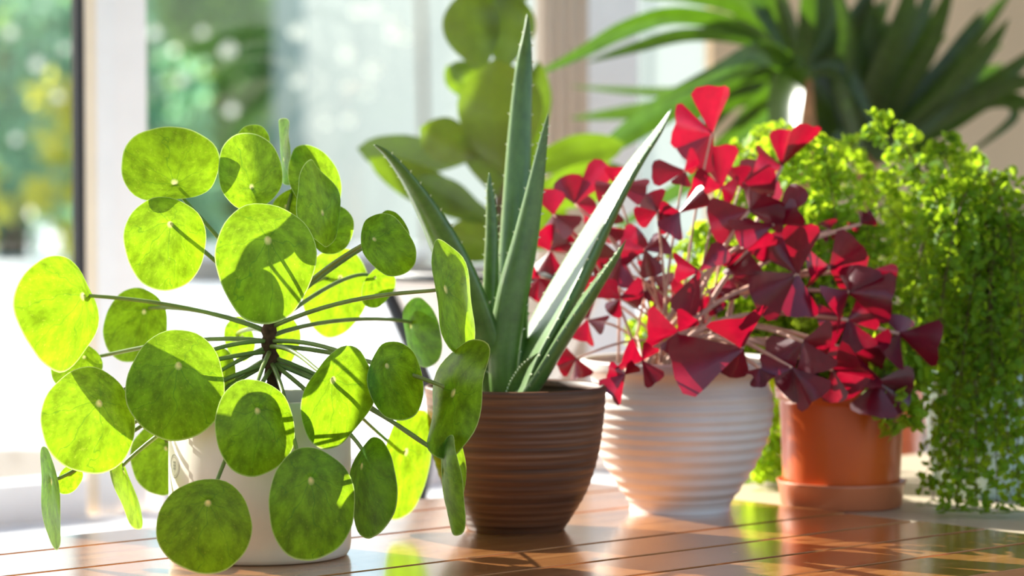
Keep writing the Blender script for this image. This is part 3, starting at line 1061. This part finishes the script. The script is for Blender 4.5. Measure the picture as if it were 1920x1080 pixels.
FL = [
    # base, tip, width, d, sgn, front, dt
    ((905, 140), (868, -14), 108, 2.96, .2, False, 0),
    ((945, 135), (958, -14), 104, 2.97, -.2, False, 0),
    ((948, 345), (930, 108), 158, 2.93, .1, False, -.03),
    ((900, 300), (788, 238), 84, 2.95, .3, False, 0),
    ((890, 300), (668, 282), 74, 3.02, .9, True, .04),
    ((930, 370), (905, 215), 100, 2.95, .2, False, 0),
    ((935, 410), (690, 300), 70, 2.98, -.6, False, 0),
    ((930, 420), (780, 335), 66, 2.96, .4, True, 0),
    ((960, 320), (1172, 268), 72, 3.02, .4, True, 0),
    ((955, 385), (1180, 320), 78, 3.00, -.4, True, 0),
    ((955, 480), (838, 430), 84, 2.97, .3, False, 0),
    ((960, 470), (1060, 390), 90, 3.04, .2, True, 0),
    ((880, 190), (838, 122), 40, 3.05, .2, True, 0),
    ((915, 150), (840, 128), 44, 3.03, .8, True, 0),
    ((940, 20), (905, -60), 80, 2.98, .2, False, 0),
    ((960, 20), (1000, -80), 60, 2.98, .2, False, 0),
    ((985, 330), (1012, 115), 60, 3.01, .5, False, 0),
]
for (b, t, wd, d, sg, fr, dt) in FL:
    broad_leaf('leaf', b, t, wd, d, sg, fic, M['ficus'], True, fr, dt)

# ------------------------------------------------------------------ yucca in front of the wall
DY = 3.45
YB = ground_at(1585, DY, ZB)
yuc = thing('yucca_plant', YB, 'big dark yucca with long arching strap leaves against the beige wall', 'potted plant')
v, f = lathe(YB, [(0, 0), (.075, 0), (.08, .004), (.10, .15), (.108, .152), (.108, .185), (.103, .186), (.099, .178)], 48)
mk('pot', v, f, M['terra'], yuc)
v, f = lathe(YB, [(.099, .178), (.0005, .18)], 24)
mk('soil', v, f, M['soil'], yuc)
ca = P(1502, 135, 3.45); cb = P(1625, 290, 3.50)
for c_, bx in ((ca, -.02), (cb, .02)):
    b = YB + V((bx, 0, .178))
    v, f = tube(bez(b, b + V((0, 0, .08)), c_ - V((0, 0, .06)), c_, 10), .013, 10)
    mk('trunk', v, f, M['trunk'], yuc)


def strap(pts, wpx, d0, d1, roll=0.0, seed=0):
    n = 22
    pp = [P(x, y, d0 + (d1 - d0) * i / n) for i, (x, y) in enumerate(spline(pts, n))]
    vs = []; uv = []
    for i, p in enumerate(pp):
        t = (pp[min(i + 1, n)] - pp[max(i - 1, 0)]).normalized()
        s_ = t.cross(-CF).normalized()
        nn = s_.cross(t)
        xv = s_ * math.cos(roll) + nn * math.sin(roll)
        nv = xv.cross(t)
        u = i / n
        w_ = .70 * wpx / FPX * d0 / 2 * (.55 + .45 * min(1, u * 3)) * (1 if u < .55 else max(.04, 1 - ((u - .55) / .45) ** 1.7)) / max(abs(math.cos(roll)), .5)
        for x in (-1, -.5, 0, .5, 1):
            vs.append(p + xv * (x * w_) + nv * (abs(x) * w_ * .22))
            uv.append((x * .3, u * 4))
    fs = [(i * 5 + j, i * 5 + j + 1, i * 5 + j + 6, i * 5 + j + 5) for i in range(n) for j in range(4)]
    mk('leaf', vs, fs, M['yucca'], yuc, True, uv)


YL = [
    ([(1492, 130), (1400, 55), (1270, 28), (1170, 55), (1090, 98), (985, 150)], 46, 3.45, 3.2, .35),
    ([(1488, 135), (1400, 78), (1290, 68), (1190, 92), (1100, 118)], 40, 3.45, 3.25, -.7),
    ([(1495, 140), (1430, 100), (1350, 145), (1240, 208), (1150, 268), (1075, 320)], 74, 3.40, 3.1, .2),
    ([(1490, 150), (1380, 165), (1250, 172), (1070, 162)], 30, 3.5, 3.5, .6),
    ([(1495, 160), (1350, 190), (1220, 205), (1070, 222)], 52, 3.55, 3.5, .3),
    ([(1500, 160), (1400, 250), (1300, 335), (1220, 385), (1140, 440)], 42, 3.42, 3.2, .4),
    ([(1512, 135), (1492, 132), (1478, 180), (1476, 250), (1470, 330)], 84, 3.40, 3.28, -.7),
    ([(1500, 130), (1480, 60), (1455, -10), (1430, -80)], 52, 3.45, 3.4, .2),
    ([(1506, 125), (1512, 40), (1520, -80)], 46, 3.43, 3.4, -.2),
    ([(1508, 125), (1550, 40), (1580, -80)], 46, 3.47, 3.45, .5),
    ([(1496, 120), (1440, 30), (1380, -60)], 50, 3.47, 3.45, -.3),
    ([(1492, 120), (1400, 20), (1290, -10), (1200, -5)], 48, 3.5, 3.4, .3),
    ([(1490, 125), (1400, 10), (1330, -50)], 50, 3.5, 3.5, .0),
    ([(1500, 140), (1400, 170), (1330, 230), (1290, 320)], 46, 3.5, 3.5, .5),
    ([(1500, 150), (1420, 220), (1380, 300), (1370, 400)], 50, 3.5, 3.5, .0),
    ([(1500, 150), (1440, 170), (1340, 280), (1280, 300)], 40, 3.48, 3.45, .8),
    ([(1508, 150), (1540, 190), (1560, 270), (1560, 380)], 50, 3.5, 3.45, -.3),
    ([(1505, 150), (1430, 230), (1420, 330), (1420, 420)], 56, 3.52, 3.52, .3),
    ([(1510, 130), (1570, 80), (1620, 10), (1650, -60)], 46, 3.5, 3.5, .3),
    ([(1500, 150), (1420, 140), (1340, 170), (1290, 250)], 60, 3.54, 3.56, .2),
    ([(1500, 150), (1450, 200), (1400, 260), (1350, 380)], 60, 3.55, 3.57, -.2),
    ([(1505, 150), (1480, 220), (1500, 300), (1510, 380)], 60, 3.56, 3.57, .2),
    ([(1500, 130), (1440, 70), (1400, 40), (1330, 60)], 60, 3.55, 3.57, .3),
    ([(1502, 130), (1470, 50), (1420, -20), (1400, -80)], 60, 3.56, 3.57, .3),
    ([(1506, 130), (1540, 60), (1540, -20), (1550, -80)], 60, 3.57, 3.57, .1),
    ([(1508, 140), (1560, 130), (1600, 160), (1640, 240)], 44, 3.42, 3.42, .3),
    # second head, shaded
    ([(1618, 285), (1600, 180), (1600, 80), (1640, -40)], 50, 3.5, 3.5, .3),
    ([(1622, 285), (1640, 180), (1680, 80), (1720, -60)], 78, 3.5, 3.45, .1),
    ([(1626, 285), (1680, 180), (1740, 80), (1790, -40)], 70, 3.5, 3.45, -.2),
    ([(1630, 288), (1710, 200), (1810, 90), (1900, -20)], 62, 3.5, 3.5, .3),
    ([(1632, 290), (1730, 230), (1830, 120), (1892, 35)], 60, 3.45, 3.4, .0),
    ([(1632, 292), (1740, 240), (1850, 170), (1960, 80)], 66, 3.5, 3.4, .2),
    ([(1632, 295), (1750, 225), (1870, 165), (1990, 140)], 56, 3.45, 3.4, -.4),
    ([(1632, 298), (1740, 235), (1850, 190), (1930, 200), (1990, 260)], 48, 3.5, 3.4, .4),
    ([(1630, 300), (1760, 250), (1860, 190), (1900, 220), (1800, 300)], 36, 3.5, 3.42, .4),
    ([(1612, 285), (1560, 200), (1540, 90), (1560, -20)], 56, 3.52, 3.5, -.2),
    ([(1612, 290), (1540, 240), (1500, 300), (1480, 380)], 50, 3.5, 3.45, .2),
    ([(1640, 300), (1730, 280), (1790, 300), (1830, 360)], 46, 3.5, 3.45, .2),
    ([(1620, 290), (1650, 150), (1700, 40), (1700, -60)], 60, 3.55, 3.55, .4),
    ([(1628, 290), (1700, 220), (1770, 130), (1840, 20)], 70, 3.55, 3.5, -.3),
    ([(1615, 285), (1580, 160), (1590, 60), (1560, -50)], 46, 3.44, 3.4, .6),
    ([(1618, 290), (1590, 250), (1540, 340), (1530, 420)], 50, 3.46, 3.42, .0),
    ([(1625, 290), (1690, 250), (1730, 210), (1800, 200)], 60, 3.56, 3.6, .1),
]
YR = random.Random(21)
for k in range(20):
    an = R(YR.uniform(15, 150)); ln = YR.uniform(230, 380)
    bx, by = 1600 + YR.uniform(-25, 35), 290 + YR.uniform(-20, 15)
    ex, ey = bx + math.cos(an) * ln, by - math.sin(an) * ln
    YL.append(([(bx, by), (bx + (ex - bx) * .4 + YR.uniform(-15, 15), by + (ey - by) * .45 - 15), (ex, ey)], YR.uniform(46, 66), 3.52, 3.50 + YR.uniform(0, .1), YR.uniform(-.5, .5)))
for i, (pts, wd, d0, d1, rl) in enumerate(YL):
    strap(pts, wd, d0, d1, rl, i)

# ------------------------------------------------------------------ outside the window
ZG = -0.14
tag(MB().obox(V((0, 20, ZG - .05)), V((30, 0, 0)), V((0, 15.6, 0)), V((0, 0, .05))).build('ground_terrace', M['paving']), kind='structure')


def at(px, d, z=0.0):
    p = P(px, 270, d); return V((p.x, p.y, z))


def far_tree(name, base, h, rx, n, mat, label, cat, seed, z0=.0, leaf=.08, grp=None, trunk=True):
    rg = random.Random(seed)
    t = thing(name, base, label, cat, grp)
    if trunk:
        v, f = tube([base, base + V((.03, 0, h * .3)), base + V((-.02, .02, h * .7))], [.07, .05, .02], 8)
        mk('trunk', v, f, M['bark'], t)
    vs = []; fs = []; uv = []
    blobs = [(V((rg.uniform(-1, 1) * rx * .75, rg.uniform(-1, 1) * rx * .5, z0 + rg.random() * (h - z0))), rg.uniform(.25, .5) * rx) for _ in range(16)]
    for i in range(n):
        c_, r_ = rg.choice(blobs)
        u = V((rg.gauss(0, 1), rg.gauss(0, 1), rg.gauss(0, 1))).normalized()
        p = base + c_ + u * r_ * rg.uniform(.6, 1.05)
        if p.z < ZG + .02: p.z = ZG + .02 + rg.random() * .1
        a = V((rg.gauss(0, 1), rg.gauss(0, 1), rg.gauss(0, 1))).normalized()
        b = a.orthogonal().normalized()
        s_ = leaf * rg.uniform(.6, 1.3)
        k = len(vs)
        vs += [p, p + a * s_ * .5 + b * s_ * .35, p + a * s_, p + a * s_ * .5 - b * s_ * .35]
        uv += [(0, 0), (.5, .5), (0, 1), (-.5, .5)]
        fs.append((k, k + 1, k + 2, k + 3))
    tag(mk('foliage', vs, fs, mat, t, False, uv), kind='stuff')
    return t


far_tree('garden_tree', at(20, 11.9, ZG), 1.15, 0.75, 6000, M['tree_b'], 'blue green tree outside the narrow left window pane', 'tree', 1)
far_tree('garden_tree', at(350, 13.2, ZG), 1.2, .6, 5000, M['tree_a'], 'leafy tree outside just beyond the white window post', 'tree', 3)
far_tree('garden_tree', at(500, 14.6, ZG), 1.25, .6, 4500, M['tree_b'], 'darker tree outside next to the pale house wall', 'tree', 4)
far_tree('garden_tree', at(200, 16.6, ZG), 1.35, 1.0, 5000, M['tree_a'], 'tall tree farthest back, behind the white window post', 'tree', 6)
far_tree('garden_shrub', at(110, 10.8, ZG), .62, .10, 260, M['tree_c'], 'small yellow leaved shrub outside by the black window seal', 'shrub', 5, .1, .06, None, False)
far_tree('garden_shrub', at(-40, 10.8, ZG), .42, .10, 160, M['tree_c'], 'low yellow shrub outside at the far left of the pane', 'shrub', 9, .1, .06, None, False)
# pale house
hs = thing('garden_house', at(960, 11.0, ZG), 'pale grey rendered house wall seen through the middle window pane', 'house')
hd = V((.43, -.903, 0)); hn = V((-.903, -.43, 0)); h0 = at(572, 11.0)
MB().obox(h0 + hd * 2.0 - hn * .5 + V((0, 0, .5 + ZG)), hd * 2.0, hn * .5, V((0, 0, .58))).build('wall', M['render'], hs)
MB().obox(at(549, 11.85, .5 + ZG), CR * .05, V((0, .3, 0)), V((0, 0, .60))).build('corner_strip', plain('grey_green_render', (.42, .50, .44), .9, .2, .1, 1), hs)
# low wall outside
lw = thing('garden_wall', at(520, 9.5, ZG), 'low grey garden wall outside below the trees', 'garden wall')
MB().obox(at(560, 9.6, ZG + .045), V((.40, 0, 0)), V((0, .08, 0)), V((0, 0, .045))).build('wall', M['greywall'], lw)
MB().obox(at(560, 9.6, ZG + .10), V((.42, 0, 0)), V((0, .10, 0)), V((0, 0, .012))).build('coping', M['paving'], lw)
# white balls standing in for blurred sun glints on leaves, on an added tree
br = thing('glint_tree', at(690, 9.0, ZG), 'added slender tree with round white balls for leaf glints in front of the pale house', 'tree')
v, f = tube([at(800, 9.2, ZG), at(795, 9.2, .35), at(780, 9.2, 1.4)], .01, 6)
mk('trunk', v, f, M['bark'], br)
bl = [(70, 120, 18), (108, 180, 14), (30, 260, 14), (122, 90, 12), (20, 60, 16), (340, 150, 14), (380, 60, 14), (558, 60, 22), (650, 100, 20), (740, 62, 22), (700, 130, 20), (672, 20, 22), (758, 70, 18), (430, 92, 20), (425, 95, 18), (560, 150, 22), (705, 18, 20), (735, 40, 16), (650, 160, 14), (290, 60, 18), (435, 205, 18), (690, 175, 14), (655, 225, 18), (610, 230, 14)]
br_src = None
for (x, y, r_) in bl:
    if br_src is None:
        rg = random.Random(3)
        vs = []; fs = []
        for k in range(26):
            u = V((rg.gauss(0, 1), rg.gauss(0, 1), rg.gauss(0, 1))).normalized()
            a = u.orthogonal().normalized(); b = u.cross(a)
            q = len(vs)
            vs += [u * .7 + a * .45, u * .85 + b * .45, u * .7 - a * .45, u * 1.0 - b * .45]
            fs.append((q, q + 1, q + 2, q + 3))
        o = mk('glint_ball', vs, fs, M['glint_ball'], None, False)
        br_src = o
    else:
        o = br_src.copy(); COL.objects.link(o)
    o.parent = br
    o.location = P(x, y, 9.1) - V(br['_o'])
    o.scale = (r_ / FPX * 9.1 * .62,) * 3

for o in bpy.data.objects:
    if '_o' in o: del o['_o']
